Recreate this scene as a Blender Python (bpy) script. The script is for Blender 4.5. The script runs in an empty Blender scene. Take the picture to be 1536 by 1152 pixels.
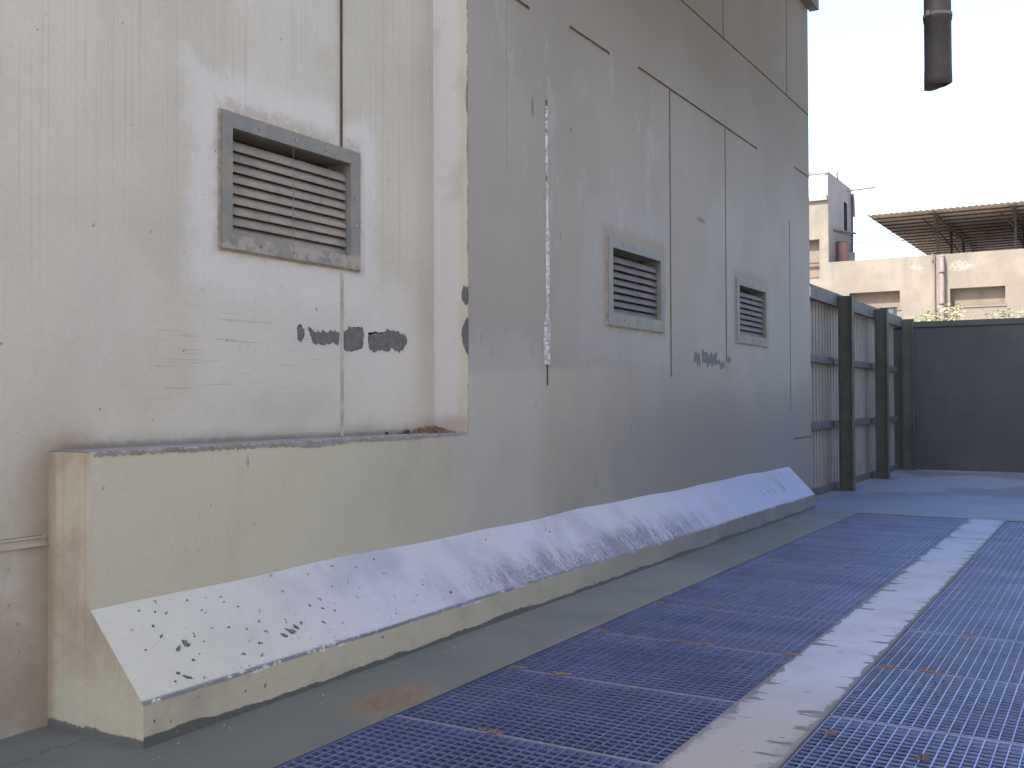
import bpy, bmesh, math, random
from mathutils import Vector, Matrix
random.seed(7)
S = bpy.context.scene
COL = S.collection
rad = math.radians

# ------------------------------------------------------------------ camera, world, sun, exposure
F_PX, YAW, PITCH, ROLL = 1535.0, .5365, .0160, -.0035
cy_, sy_ = math.cos(YAW), math.sin(YAW)
fwd = Vector((-sy_*math.cos(PITCH), cy_*math.cos(PITCH), math.sin(PITCH)))
rgt = Vector((cy_, sy_, 0)); upv = rgt.cross(fwd)
r2 = math.cos(ROLL)*rgt + math.sin(ROLL)*upv
u2 = -math.sin(ROLL)*rgt + math.cos(ROLL)*upv
cam = bpy.data.cameras.new('camera'); cam.sensor_width = 36; cam.lens = F_PX/1536*36
cam.clip_end = 3000; cam.clip_start = .05
co = bpy.data.objects.new('camera', cam); COL.objects.link(co)
m = Matrix((r2, u2, -fwd)).transposed().to_4x4(); m.translation = Vector((0, 0, 1.5)); co.matrix_world = m
S.camera = co

SUN_EL, SUN_AZ = 55.0, 25.0          # sun stands behind the camera, to the left: toward (-sin, -cos)
world = bpy.data.worlds.new('World'); S.world = world; world.use_nodes = True
wn = world.node_tree
sky = wn.nodes.new('ShaderNodeTexSky'); sky.sky_type = 'NISHITA'; sky.sun_disc = False
sky.sun_elevation = rad(SUN_EL); sky.sun_rotation = rad(180+SUN_AZ)
sky.air_density = 1.4; sky.dust_density = 4.0; sky.ozone_density = 5.0; sky.altitude = 50
wn.links.new(sky.outputs[0], wn.nodes['Background'].inputs[0])
wn.nodes['Background'].inputs[1].default_value = .15
sl = bpy.data.lights.new('sun', 'SUN'); sl.energy = 4.0; sl.angle = rad(.53); sl.color = (1, .93, .82)
so = bpy.data.objects.new('sun', sl); COL.objects.link(so)
sd = Vector((-math.sin(rad(SUN_AZ))*math.cos(rad(SUN_EL)), -math.cos(rad(SUN_AZ))*math.cos(rad(SUN_EL)), math.sin(rad(SUN_EL))))
so.rotation_euler = sd.to_track_quat('Z', 'Y').to_euler()
S.view_settings.view_transform = 'Standard'; S.view_settings.look = 'None'
S.view_settings.exposure = 2.1; S.view_settings.gamma = 1
S.view_settings.use_curve_mapping = False
S.cycles.max_bounces = 8; S.cycles.diffuse_bounces = 5

# ------------------------------------------------------------------ node helpers
class V:
    """a shader value that can be added, multiplied ..."""
    def __init__(s, nt, sock): s.nt, s.s = nt, sock
    def _m(s, op, *a):
        n = s.nt.nodes.new('ShaderNodeMath'); n.operation = op
        for i, x in enumerate((s,)+a):
            if isinstance(x, V): s.nt.links.new(x.s, n.inputs[i])
            else: n.inputs[i].default_value = x
        return V(s.nt, n.outputs[0])
    def __add__(s, o): return s._m('ADD', o)
    __radd__ = __add__
    def __sub__(s, o): return s._m('SUBTRACT', o)
    def __rsub__(s, o): return (s*-1)+o
    def __mul__(s, o): return s._m('MULTIPLY', o)
    __rmul__ = __mul__
    def min(s, o): return s._m('MINIMUM', o)
    def max(s, o): return s._m('MAXIMUM', o)
    def abs(s): return s._m('ABSOLUTE')
    def clamp(s): return s.max(0.).min(1.)
    def pw(s, o): return s._m('POWER', o)
    def ss(s, a, b):
        n = s.nt.nodes.new('ShaderNodeMapRange'); n.interpolation_type = 'SMOOTHSTEP'
        if a > b: return 1-s.ss(b, a)
        s.nt.links.new(s.s, n.inputs[0]); n.inputs[1].default_value = a; n.inputs[2].default_value = b
        return V(s.nt, n.outputs[0])

class Mat:
    def __init__(s, name, rough=.85, metal=0., spec=.4):
        s.m = bpy.data.materials.new(name); s.m.use_nodes = True; s.nt = s.m.node_tree
        s.b = s.nt.nodes['Principled BSDF']
        s.b.inputs['Roughness'].default_value = rough; s.b.inputs['Metallic'].default_value = metal
        s.b.inputs['Specular IOR Level'].default_value = spec
        g = s.nt.nodes.new('ShaderNodeNewGeometry'); s.pos = g.outputs['Position']
        sp = s.nt.nodes.new('ShaderNodeSeparateXYZ'); s.nt.links.new(s.pos, sp.inputs[0])
        s.x, s.y, s.z = (V(s.nt, sp.outputs[i]) for i in range(3))
        sn = s.nt.nodes.new('ShaderNodeSeparateXYZ'); s.nt.links.new(g.outputs['Normal'], sn.inputs[0])
        s.nx, s.ny, s.nz = (V(s.nt, sn.outputs[i]) for i in range(3))
        oi = s.nt.nodes.new('ShaderNodeObjectInfo'); s.rnd = V(s.nt, oi.outputs['Random'])
    def noise(s, sc, det=4, rough=.6, scale=(1, 1, 1), off=(0, 0, 0)):
        mp = s.nt.nodes.new('ShaderNodeMapping'); s.nt.links.new(s.pos, mp.inputs[0])
        mp.inputs['Scale'].default_value = scale; mp.inputs['Location'].default_value = off
        n = s.nt.nodes.new('ShaderNodeTexNoise'); n.inputs['Scale'].default_value = sc
        n.inputs['Detail'].default_value = det; n.inputs['Roughness'].default_value = rough
        s.nt.links.new(mp.outputs[0], n.inputs['Vector']); return V(s.nt, n.outputs['Fac'])
    def mix(s, a, b, f):
        n = s.nt.nodes.new('ShaderNodeMix'); n.data_type = 'RGBA'
        if isinstance(f, V): s.nt.links.new(f.s, n.inputs[0])
        else: n.inputs[0].default_value = f
        for k, c in ((6, a), (7, b)):
            if isinstance(c, tuple): n.inputs[k].default_value = (*c, 1)
            else: s.nt.links.new(c, n.inputs[k])
        return n.outputs[2]
    def gain(s, c, f):
        n = s.nt.nodes.new('ShaderNodeMix'); n.data_type = 'RGBA'; n.blend_type = 'MULTIPLY'
        n.inputs[0].default_value = 1
        if isinstance(c, tuple): n.inputs[6].default_value = (*c, 1)
        else: s.nt.links.new(c, n.inputs[6])
        cb = s.nt.nodes.new('ShaderNodeCombineColor')
        for i in range(3): s.nt.links.new(f.s, cb.inputs[i])
        s.nt.links.new(cb.outputs[0], n.inputs[7]); return n.outputs[2]
    def color(s, c):
        if isinstance(c, tuple): s.b.inputs['Base Color'].default_value = (*c, 1)
        else: s.nt.links.new(c, s.b.inputs['Base Color'])
    def rough(s, v): s.nt.links.new(v.s, s.b.inputs['Roughness'])
    def bump(s, h, dist=.003, st=1.):
        n = s.nt.nodes.new('ShaderNodeBump'); n.inputs['Distance'].default_value = dist
        n.inputs['Strength'].default_value = st
        s.nt.links.new(h.s, n.inputs['Height']); s.nt.links.new(n.outputs[0], s.b.inputs['Normal'])
    def box(s, a, b, a0, a1, b0, b1, soft=.02, n=None, amp=0.):
        d = (a-a0).min(a1-a).min((b-b0).min(b1-b))
        if n is not None: d = d + (n-.5)*amp
        return d.ss(-soft, soft)

# ------------------------------------------------------------------ materials
JG = .014
def vj(y, z0, z1): return (y-JG, y+JG, z0, z1)
def hj(z, y0, y1): return (y0, y1, z-JG, z+JG)
grooves = [hj(5.78, 8.4, 15.5), hj(4.735, 9.14, 12.93), hj(4.68, 7.71, 8.5), hj(4.61, 6.3, 7.02), hj(4.84, 14.7, 15.5),
           vj(9.955, 1.74, 4.735), vj(11.69, 1.95, 4.735), vj(7.29, 1.62, 3.95), vj(14.42, 1.35, 4.02),
           vj(11.65, 5.78, 12), vj(14.34, 5.78, 7.38), hj(.94, 14.55, 15.5)]
def wall_material(name, base, kind):
    M = Mat(name, .8)
    big = M.noise(.55, 5, .6); mid = M.noise(2.3, 6, .65, off=(3, 1, 7)); fine = M.noise(38, 5, .7)
    patch = M.noise(1.1, 3, .5, off=(9, 4, 2)); rag = M.noise(14, 5, .75, off=(1, 6, 2))
    streak = M.noise(1, 4, .65, scale=(30, 30, .35)); streak2 = M.noise(1, 3, .7, scale=(75, 75, .22), off=(5, 0, 1))
    c = M.mix(base, tuple(v*.86 for v in base), big.ss(.38, .66)*(.6 if kind == 'main' else 1.))
    c = M.mix(c, (base[0]*1.08, base[1]*1.09, base[2]*1.14), patch.ss(.45, .6)*.5)
    if kind == 'main':
        # older cream coat on the lower wall, its upper edge brushed on by hand
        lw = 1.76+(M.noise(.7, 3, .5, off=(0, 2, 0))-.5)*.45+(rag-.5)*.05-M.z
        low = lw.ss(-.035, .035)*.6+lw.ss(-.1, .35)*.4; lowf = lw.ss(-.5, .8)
        near = (M.y+(mid-.5)*2.).ss(11.4, 3.0)  # near-to-far fall-off of light, put into the colours below
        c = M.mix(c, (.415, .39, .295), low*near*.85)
        c = M.mix(c, (.128, .114, .108), lowf*(1-near)*.78)  # shade put into the colour: lower wall darker towards the far end
        c = M.mix(c, (.118, .090, .060), M.z.ss(3.4, 5.8)*M.y.ss(5.5, 8.5)*(.70+.35*big))  # painted shade: upper wall browner and darker, as under the deck
        pt = M.box(M.y, M.z, 7.9, 10.0, 1.86, 3.35, .12, mid, .5)
        c = M.mix(c, (.25, .24, .24), pt*.4)
        pale = M.box(M.y, M.z, 5.9, 7.2, .2, 1.95, .18, mid, .7)
        c = M.mix(c, (.30, .285, .28), pale*.4)
        blur = M.box(M.y, M.z, 6.2, 9.2, 1.80, 2.05, .05, M.noise(5, 4, .7), .35)
        sc = M.noise(1, 3, .8, scale=(26, 26, 5), off=(2, 2, 2)).ss(.60, .66)
        c = M.mix(c, (.11, .11, .12), blur*sc*.6)
        band = M.box(M.y, M.z, 10.3, 11.85, 1.86, 2.03, .012, M.noise(1, 4, .8, scale=(22, 22, 3)), .30)
        c = M.mix(c, (.085, .085, .09), band*.0)
        dark = M.noise(1.6, 4, .6, scale=(1, 1, .35), off=(4, 9, 0)).ss(.48, .68)
        c = M.mix(c, (.15, .135, .11), dark*.12)
        spk2 = M.noise(1, 3, .7, scale=(7, 7, 3), off=(5, 1, 0)).ss(.69, .72)
        c = M.mix(c, (.13, .10, .075), spk2*.5)
        hair = ((M.y-6.66+(mid-.5)*.02).abs()).ss(.008, .002)*M.z.ss(3.0, 3.4)
        hair = hair.max(((M.y-11.02+(mid-.5)*.02).abs()).ss(.012, .003)*M.z.ss(4.7, 4.8))
        c = M.mix(c, (.13, .11, .085), hair*.45)
        sw = M.noise(1, 4, .7, scale=(2.5, 2.5, 1.1), off=(8, 3, 1)).ss(.56, .66)*M.box(M.y, M.z, 6.3, 9.8, 2.6, 4.6, .3)
        c = M.mix(c, (.29, .275, .26), sw*.35)
        for q in grooves[:-1]:
            dd = M.box(M.y, M.z, q[0], q[1], q[2], q[3], .055, rag, .06)
            c = M.mix(c, (.165, .125, .085), dd*.42*mid.ss(.30, .55))
        for (Y_, Z_, a_, b_) in ((7.06, 3.83, .022, .10), (10.86, 3.50, .16, .030), (7.72, 3.80, .02, .03)):
            dd = (((M.y-Y_)*(1/a_)).pw(2.)+((M.z-Z_)*(1/b_)).pw(2.)+(rag-.5)*1.6).ss(1.2, .2)
            c = M.mix(c, (.085, .07, .055), dd*.7)
        # dust lying against the joints
        dj = ((M.y-9.955).abs().min((M.y-11.69).abs())).ss(.07, .0)*(M.z.ss(4.7, 4.6))*M.z.ss(1.7, 1.9)
        c = M.mix(c, (.15, .115, .08), dj*.45*mid.ss(.35, .6))
        # dusty rim round the vents
        for y0, y1, z0, z1 in ((8.40, 9.75, 2.18, 3.0), (12.02, 13.33, 2.19, 3.0)):
            d = M.box(M.y, M.z, y0-.05, y1+.05, z0-.03, z1+.09, .06, M.noise(9, 4, .7), .22)
            c = M.mix(c, (.17, .14, .10), d*.55)
    else:
        st = streak.ss(.52, .72)*.38+streak2.ss(.55, .7)*.30
        st = st*M.z.ss(1.6, 3.1)
        c = M.mix(c, (.23, .19, .145), st)
        halo = M.box(M.y, M.z, 3.83, 5.47, 2.10, 3.36, .09, M.noise(3.5, 6, .7, off=(1, 2, 0)), .45)
        c = M.mix(c, (.46, .45, .44), halo*.62)
        halo2 = M.box(M.y, M.z, 3.9, 5.9, 1.5, 2.3, .15, mid, .5)
        c = M.mix(c, (.45, .43, .41), halo2*.5)
        d = M.box(M.y, M.z, 4.02, 5.29, 2.34, 3.20, .05, M.noise(7, 5, .75), .16)*M.noise(5, 4, .7, off=(1, 9, 9)).ss(.36, .58)
        c = M.mix(c, (.23, .18, .125), d*.55)
        jd = (M.y-5.088).abs().ss(.09, .01)*M.z.ss(3.1, 3.3)*mid.ss(.35, .65)
        c = M.mix(c, (.26, .205, .15), jd*.5)
        grime = (1.20+.28*mid-M.z).ss(-.05, .14)*M.y.ss(2.95, 3.1)
        c = M.mix(c, (.20, .145, .10), grime*.5)
        grime2 = (1.275+.05*rag-M.z).ss(-.015, .02)*M.y.ss(3.0, 3.1)
        c = M.mix(c, (.09, .055, .04), grime2*.5)
        cor = M.y.ss(2.80, 3.02)*M.z.ss(1.5, 1.2)*M.y.ss(3.3, 3.1)
        c = M.mix(c, (.24, .17, .10), cor*(.3+.5*mid))
        lowst = (.75+.35*mid-M.z).ss(-.3, .2)*M.y.ss(3.05, 2.9)*mid.ss(.35, .6)
        c = M.mix(c, (.22, .165, .12), lowst*.5)
        mark = M.box(M.y, M.z, 4.32, 4.41, 1.885, 1.965, .008)*M.noise(1, 3, .8, scale=(55, 55, 8)).ss(.60, .64)
        c = M.mix(c, (.18, .2, .26), mark*.7)
        scr = M.noise(1, 2, .6, scale=(2, 2, 70), off=(1, 8, 3)).ss(.62, .66)*M.box(M.y, M.z, 3.6, 4.9, 1.5, 2.0, .1)
        c = M.mix(c, (.23, .19, .15), scr*.4)
    dots = M.noise(23, 2, .5, off=(7, 7, 7)).ss(.735, .76)
    c = M.mix(c, (.10, .085, .07), dots*.6)
    # a bleached inner return where the reveal turns, cream at its arris
    c = M.gain(c, .90+.2*fine)
    M.color(c)
    M.bump(fine*.6+streak*.5+mid*1.2+rag*.5, .004, .55)
    return M.m
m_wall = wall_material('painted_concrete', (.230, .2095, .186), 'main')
m_recess = wall_material('weathered_white_paint', (.395, .37, .315), 'recess')

def reveal_material():
    M = Mat('reveal_paint', .8)
    mid = M.noise(3, 5, .6); fine = M.noise(40, 4, .7); rag = M.noise(11, 5, .7)
    c = M.mix((.41, .375, .345), (.38, .345, .265), (M.x+(mid-.5)*.12).ss(-4.11, -4.04))
    c = M.mix(c, (.29, .265, .24), mid.ss(.5, .7)*.5)
    c = M.mix(c, (.25, .19, .14), (1.33+.1*rag-M.z).ss(-.05, .05)*.5)
    c = M.mix(c, (.20, .19, .18), (M.x+(rag-.5)*.045+.0*M.z).ss(-4.009, -4.002)*rag.ss(.48, .56))
    c = M.gain(c, .92+.16*fine)
    M.color(c); M.bump(fine+mid, .003, .5); return M.m
m_reveal = reveal_material()

def block_end_material():
    M = Mat('stained_end_paint', .85)
    mid = M.noise(2.6, 5, .65); st = M.noise(1, 4, .6, scale=(22, 22, .7)); fine = M.noise(45, 4, .7)
    rag = M.noise(16, 5, .7)
    c = M.mix((.38, .335, .24), (.31, .24, .175), mid.ss(.35, .65))
    c = M.mix(c, (.22, .155, .11), st.ss(.45, .7)*.35)
    c = M.mix(c, (.39, .36, .265), M.z.ss(.42, .12)*.7)
    c = M.mix(c, (.21, .14, .08), (M.x+(rag-.5)*.05).ss(-4.22, -4.29)*.6)
    c = M.mix(c, (.07, .068, .07), (.03+.05*(rag-.4)-M.z).ss(-.006, .006)*.9)
    M.color(M.gain(c, .9+.2*fine)); M.bump(fine+mid+rag, .004, .6); return M.m
m_end = block_end_material()

def kicker_material():
    M = Mat('plinth_paint', .8)
    mid = M.noise(2.4, 5, .6); fine = M.noise(45, 4, .7); rag = M.noise(13, 6, .8, scale=(1, .6, 1)); rag2 = M.noise(30, 5, .8)
    slope = M.nz.ss(.3, .5)
    cream = M.mix((.37, .34, .26), (.125, .118, .110), M.y.ss(3.5, 11))  # plinth front darkens with distance, fall-off of light put into the colour
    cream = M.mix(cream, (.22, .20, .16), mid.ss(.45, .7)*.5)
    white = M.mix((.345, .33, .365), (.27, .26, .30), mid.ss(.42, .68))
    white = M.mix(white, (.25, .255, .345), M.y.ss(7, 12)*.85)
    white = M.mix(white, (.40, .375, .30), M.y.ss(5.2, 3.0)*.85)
    # scuffed, blotchy stretch near the outer edge
    zone = M.box(M.y, M.z, 5.4, 10.2, -.5, .335, .08, M.noise(1.6, 5, .75), .34)*M.y.ss(5.2, 6.4)*M.y.ss(11, 9)
    strk = M.noise(1, 5, .8, scale=(2, 5, 2), off=(3, 0, 0)).ss(.38, .56)
    grit = M.noise(48, 5, .85).ss(.42, .56)
    white = M.mix(white, (.085, .085, .10), zone*strk*(grit*.7+.3)*.92)
    soot = M.noise(1, 4, .7, scale=(1.2, 3.2, 1.2), off=(2, 5, 0)).ss(.46, .66)*M.y.ss(5, 7)*M.y.ss(11.5, 8.5)
    white = M.mix(white, (.13, .13, .145), soot*.65*M.z.ss(.47, .28))
    spk = M.noise(19, 3, .7, off=(5, 5, 5)).ss(.665, .69)*M.y.ss(7.5, 4)
    white = M.mix(white, (.10, .10, .11), spk*.9)
    rust = M.noise(1, 3, .6, scale=(2.5, 22, 2.5), off=(2, 3, 9)).ss(.57, .62)*M.box(M.y, M.z, 12.3, 13.7, .32, .52, .03, mid, .1)
    white = M.mix(white, (.22, .10, .07), rust*.9)
    c = M.mix(cream, white, slope)
    # bare edge where paint has come off, and the ragged foot of the render
    edge = ((M.z-.193).abs()).ss(.015, .004)*(rag+(rag2-.5)*.3).ss(.40, .47)*M.y.ss(9, 6).max(.35)
    c = M.mix(c, (.09, .09, .11), edge*.9)
    foot = (.020+.11*(M.noise(1.2, 4, .65, off=(0, 4, 0))-.40)+.02*(rag2-.5)-M.z).ss(-.004, .004)
    c = M.mix(c, (.055, .055, .058), foot*.92)
    pit = M.noise(16, 2, .5, off=(2, 2, 8)).ss(.72, .74)*(1-slope)
    c = M.mix(c, (.15, .13, .12), pit)
    M.color(M.gain(c, .92+.16*fine)); M.bump(fine+rag*1.5+mid, .004, .6); return M.m
m_kick = kicker_material()

def simple(name, c1, c2, rough=.8, metal=0., sc=6, bump=.002, spec=.4, vary=0.):
    M = Mat(name, rough, metal, spec)
    n = M.noise(sc, 5, .65); f = M.noise(sc*9, 4, .7)
    c = M.mix(c1, c2, n.ss(.38, .64))
    g = .88+.24*f
    if vary: g = g*(1-vary*.5+vary*M.rnd)
    M.color(M.gain(c, g))
    if metal: M.rough(rough-.12+.3*n)
    if bump: M.bump(f+n, bump, .6)
    return M.m
m_joint = simple('joint_dust', (.105, .080, .055), (.15, .118, .085))
m_bare = simple('bare_concrete', (.080, .079, .078), (.11, .107, .103), sc=20)
m_seal = simple('white_sealant', (.43, .415, .41), (.25, .235, .225), sc=16, bump=.006)
m_ridge = simple('filler_paint', (.36, .335, .30), (.27, .235, .19), sc=9)
m_dark = simple('dark_interior', (.02, .02, .02), (.03, .03, .03))
m_cornice = simple('cornice_concrete', (.10, .095, .09), (.07, .065, .06), sc=5)
m_galv = simple('galvanised_grating', (.235, .275, .45), (.18, .21, .355), .32, .72, sc=1.3, bump=0, spec=.5, vary=.25)
m_rust = simple('rusty_dust', (.145, .12, .10), (.11, .11, .12), .9, sc=9)
m_pit = simple('pit_concrete', (.05, .055, .09), (.03, .035, .06), sc=2)
m_grit = simple('rust_grit', (.20, .12, .07), (.12, .085, .055), sc=30, bump=0, vary=.5)
m_leaf = simple('dead_leaf_brown', (.07, .045, .035), (.04, .03, .03), sc=30, bump=0)
m_orange = simple('rust_scale', (.17, .085, .05), (.12, .075, .05), sc=30, bump=0)
m_steel = simple('green_grey_steel_paint', (.062, .062, .050), (.046, .046, .038), .55, .0, sc=3)
m_sheet = simple('galvanised_sheet', (.22, .19, .165), (.175, .155, .14), .55, .1, sc=1.0)
m_frame = None
def frame_material():
    M = Mat('dusty_galvanised_frame', .6, .15)
    n = M.noise(5, 5, .7); f = M.noise(45, 4, .75); l = M.noise(9, 4, .7, off=(3, 3, 3))
    c = M.mix((.145, .143, .138), (.185, .165, .138), n.ss(.42, .6))
    dust = M.nz.ss(.2, .7)
    c = M.mix(c, (.22, .17, .12), dust*.7)
    bot = ((M.z-2.40).abs()).ss(.06, .03)*M.y.ss(6, 5.8)*(l).ss(.44, .56)
    c = M.mix(c, (.27, .24, .20), bot*.8)
    c = M.mix(c, (.21, .12, .07), f.ss(.64, .70)*.5)
    M.color(M.gain(c, .88+.24*f)); M.bump(f, .001, .6); return M.m
m_frame = frame_material()
def slat_material():
    M = Mat('dusty_louvre', .7, .05)
    n = M.noise(4, 5, .7); f = M.noise(60, 4, .75)
    c = M.mix((.225, .195, .165), (.165, .145, .126), n.ss(.4, .65))
    M.color(M.gain(c, .86+.28*f)); M.bump(f, .001, .5); return M.m
m_slat = slat_material()
m_slat_dark = simple('shaded_louvre', (.115, .098, .092), (.085, .073, .070), .7, sc=4)  # darker copy of the slats, shade of the long wall put into the colour

def floor_material():
    M = Mat('yard_concrete', .6, 0, .5)
    big = M.noise(.45, 5, .6); mid = M.noise(1.7, 6, .65, scale=(1, .6, 1)); fine = M.noise(55, 4, .7)
    c = M.mix((.085, .087, .082), (.118, .117, .114), big.ss(.4, .62))
    c = M.mix(c, (.062, .065, .060), mid.ss(.48, .7)*.5)
    green = M.y.ss(7.5, 3)
    c = M.mix(c, (.078, .080, .060), green*.50)
    # dust washed up to the foot of the far wall, bluer slab beyond the gratings
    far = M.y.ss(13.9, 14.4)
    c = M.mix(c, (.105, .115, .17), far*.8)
    stain = M.noise(.5, 3, .5, scale=(1, .8, 1), off=(2, 1, 0)).ss(.47, .58)*M.y.ss(15, 17.5)
    c = M.mix(c, (.06, .062, .078), stain*.8)
    edge = M.x.ss(-3.72, -4.15)*M.y.ss(15.5, 16)
    c = M.mix(c, (.23, .20, .15), edge*.6*mid.ss(.3, .6))
    crk = ((M.x+3.95+(M.noise(3, 4, .7)-.5)*.3).abs()).ss(.012, .003)*M.y.ss(3.0, 2.95)*M.y.ss(2.2, 2.4)
    c = M.mix(c, (.03, .026, .022), crk*.7)
    sand = M.box(M.x, M.y, -3.32, -3.0, 3.82, 4.40, .10, M.noise(7, 5, .7), .30)*M.noise(130, 3, .7).ss(.42, .55)
    c = M.mix(c, (.17, .105, .062), sand*.7)
    open_ = M.x.ss(.2, .6).max(M.y.ss(-1., -2.)).max(M.y.ss(23.4, 23.6))
    c = M.mix(c, (.34, .30, .25), open_)  # unseen ground outside the view made paler to bounce warm light
    M.color(M.gain(c, .92+.16*fine)); M.rough(.50+.25*mid); M.bump(fine*.5+mid*2, .003, .5); return M.m
m_floor = floor_material()

def strip_material():
    M = Mat('strip_paint', .75)
    mid = M.noise(2.2, 5, .6); fine = M.noise(50, 4, .7)
    rag = M.noise(1, 6, .78, scale=(1.6, 5, 1)); notch = M.noise(1, 4, .65, scale=(1.6, 8, 1), off=(8, 1, 0)).ss(.52, .68); rag2 = M.noise(1, 5, .7, scale=(2.2, 5, 1), off=(4, 4, 0))
    c = M.mix((.25, .262, .335), (.215, .225, .285), mid.ss(.4, .66))
    c = M.mix(c, (.205, .188, .17), M.y.ss(6.2, 4.2)*.85)
    d = (M.x+1.65).min(-1.215-M.x)
    edge = (d-.022+(rag-.5)*.12-notch*.13).ss(.004, -.004)
    sp = M.noise(1, 3, .6, scale=(6, 16, 1), off=(1, 3, 0)).ss(.685, .70)
    c = M.mix(c, (.07, .068, .075), (edge.max(sp))*.92)
    c = M.mix(c, (.14, .135, .14), (d+(rag2-.62)*.4).ss(.02, -.02)*M.y.ss(6, 4)*.6)
    M.color(M.gain(c, .93+.14*fine)); M.bump(fine+mid, .002, .5); return M.m
m_strip = strip_material()

def endwall_material():
    M = Mat('dark_grey_render', .75)
    big = M.noise(.5, 4, .6); mid = M.noise(2, 5, .6, off=(3, 3, 3)); fine = M.noise(40, 4, .7)
    c = M.mix((.034, .036, .037), (.047, .047, .047), big.ss(.4, .64))
    c = M.mix(c, (.026, .028, .030), mid.ss(.5, .66)*.5)
    c = M.mix(c, (.02, .021, .022), ((M.z-1.48).abs()).ss(.02, .0)*.35)
    M.color(M.gain(c, .9+.2*fine)); M.bump(fine+mid*2, .003, .6); return M.m
m_endwall = endwall_material()

def facade_material():
    M = Mat('sunlit_facade_render', .9)
    big = M.noise(.5, 5, .6); st = M.noise(1, 4, .6, scale=(3, 3, .4)); fine = M.noise(12, 4, .7)
    c = M.mix((.125, .108, .088), (.158, .137, .112), big.ss(.4, .62))
    c = M.mix(c, (.108, .097, .086), st.ss(.48, .7)*M.z.ss(5.5, 6.8)*.7)
    for (X, Z, r) in ((-6.75, 6.6, .22), (-5.2, 6.55, .35), (-4.9, 6.5, .2)):
        d = ((M.x-X)*(M.x-X)*.5+(M.z-Z)*(M.z-Z)*2.).ss(r*r, 0.)
        c = M.mix(c, (.34, .30, .24), d*.55*fine.ss(.42, .62))
    M.color(M.gain(c, .88+.24*fine)); M.bump(fine+st, .02, .5); return M.m
m_facade = facade_material()
m_facade2 = simple('tower_side_render', (.22, .175, .16), (.17, .15, .15), sc=.8, bump=.01)
m_white = simple('white_panel', (.78, .78, .76), (.72, .72, .70), sc=3)
m_trim = simple('grey_trim', (.17, .165, .175), (.13, .13, .14), sc=3)
m_brick = simple('blocked_window_render', (.13, .10, .075), (.10, .08, .06), sc=1.5, bump=.02)
m_glass = simple('dark_window', (.03, .03, .04), (.05, .05, .06), .3, sc=2, bump=0)
m_pink = simple('red_tank_paint', (.20, .10, .085), (.16, .09, .08), sc=3)
m_rustp = simple('rusty_pipe', (.115, .09, .085), (.085, .065, .062), .8, sc=5)
def roofsheet_material():
    M = Mat('rusty_roof_sheet', .8)
    n = M.noise(1.2, 5, .65); f = M.noise(9, 4, .7)
    c = M.mix((.23, .185, .14), (.165, .13, .10), n.ss(.4, .66))
    c = M.mix(c, (.12, .10, .08), M.noise(.35, 3, .5, off=(1.2, 0, 0)).ss(.55, .7)*.7)
    M.color(M.gain(c, .85+.3*f)); return M.m
m_roof = roofsheet_material()
m_purlin = simple('dark_purlin', (.045, .03, .028), (.03, .025, .025), sc=4)
m_pipe = simple('dark_iron_pipe', (.035, .027, .026), (.022, .02, .022), .65, .1, sc=6)
m_green = simple('weed_leaf', (.14, .27, .035), (.09, .17, .025), .6, sc=8, bump=0, vary=.5)
m_dry = simple('dry_leaf', (.42, .33, .20), (.27, .24, .12), .8, sc=8, bump=0, vary=.5)
m_stem = simple('weed_stem', (.12, .10, .06), (.08, .07, .04), sc=8, bump=0)
m_soil = simple('bare_soil', (.20, .15, .10), (.26, .20, .14), sc=.6, bump=.01)
m_box = simple('grey_cabinet_paint', (.08, .085, .085), (.10, .105, .105), .5, sc=3)

# ------------------------------------------------------------------ mesh helpers
def link(name, bm, mat, parent=None, smooth=False):
    me = bpy.data.meshes.new(name)
    bm.normal_update(); bm.to_mesh(me); bm.free()
    for k in (mat if isinstance(mat, (list, tuple)) else [mat]): me.materials.append(k)
    if smooth:
        for p in me.polygons: p.use_smooth = True
    o = bpy.data.objects.new(name, me); COL.objects.link(o)
    if parent:
        o.parent = parent; o.matrix_parent_inverse = Matrix.Translation(-parent.location)
    return o
def thing(name, loc, label, cat, group=None):
    o = bpy.data.objects.new(name, None); COL.objects.link(o); o.location = loc
    o.empty_display_size = .3
    return tag(o, label, cat, group)
def tag(o, label=None, cat=None, group=None, kind=None):
    if label: o['label'] = label
    if cat: o['category'] = cat
    if group: o['group'] = group
    if kind: o['kind'] = kind
    return o
def box(bm, x0, x1, y0, y1, z0, z1, mi=0):
    vs = [bm.verts.new((x, y, z)) for x in (x0, x1) for y in (y0, y1) for z in (z0, z1)]
    for f in ((0, 1, 3, 2), (4, 6, 7, 5), (0, 4, 5, 1), (2, 3, 7, 6), (0, 2, 6, 4), (1, 5, 7, 3)):
        bm.faces.new([vs[i] for i in f]).material_index = mi
    return vs
def bx(name, dims, mat, parent=None, bev=0.):
    bm = bmesh.new(); box(bm, *dims)
    if bev: bmesh.ops.bevel(bm, geom=bm.edges[:], offset=bev, segments=2, affect='EDGES')
    return link(name, bm, mat, parent)
def tube(bm, p0, p1, r, n=10, cap=True):
    p0, p1 = Vector(p0), Vector(p1); d = (p1-p0); L = d.length
    M_ = Matrix.Translation((p0+p1)/2) @ d.to_track_quat('Z', 'Y').to_matrix().to_4x4()
    bmesh.ops.create_cone(bm, cap_ends=cap, segments=n, radius1=r, radius2=r, depth=L, matrix=M_)
def quad(bm, pts, mi=0):
    f = bm.faces.new([bm.verts.new(p) for p in pts]); f.material_index = mi; return f
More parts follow.
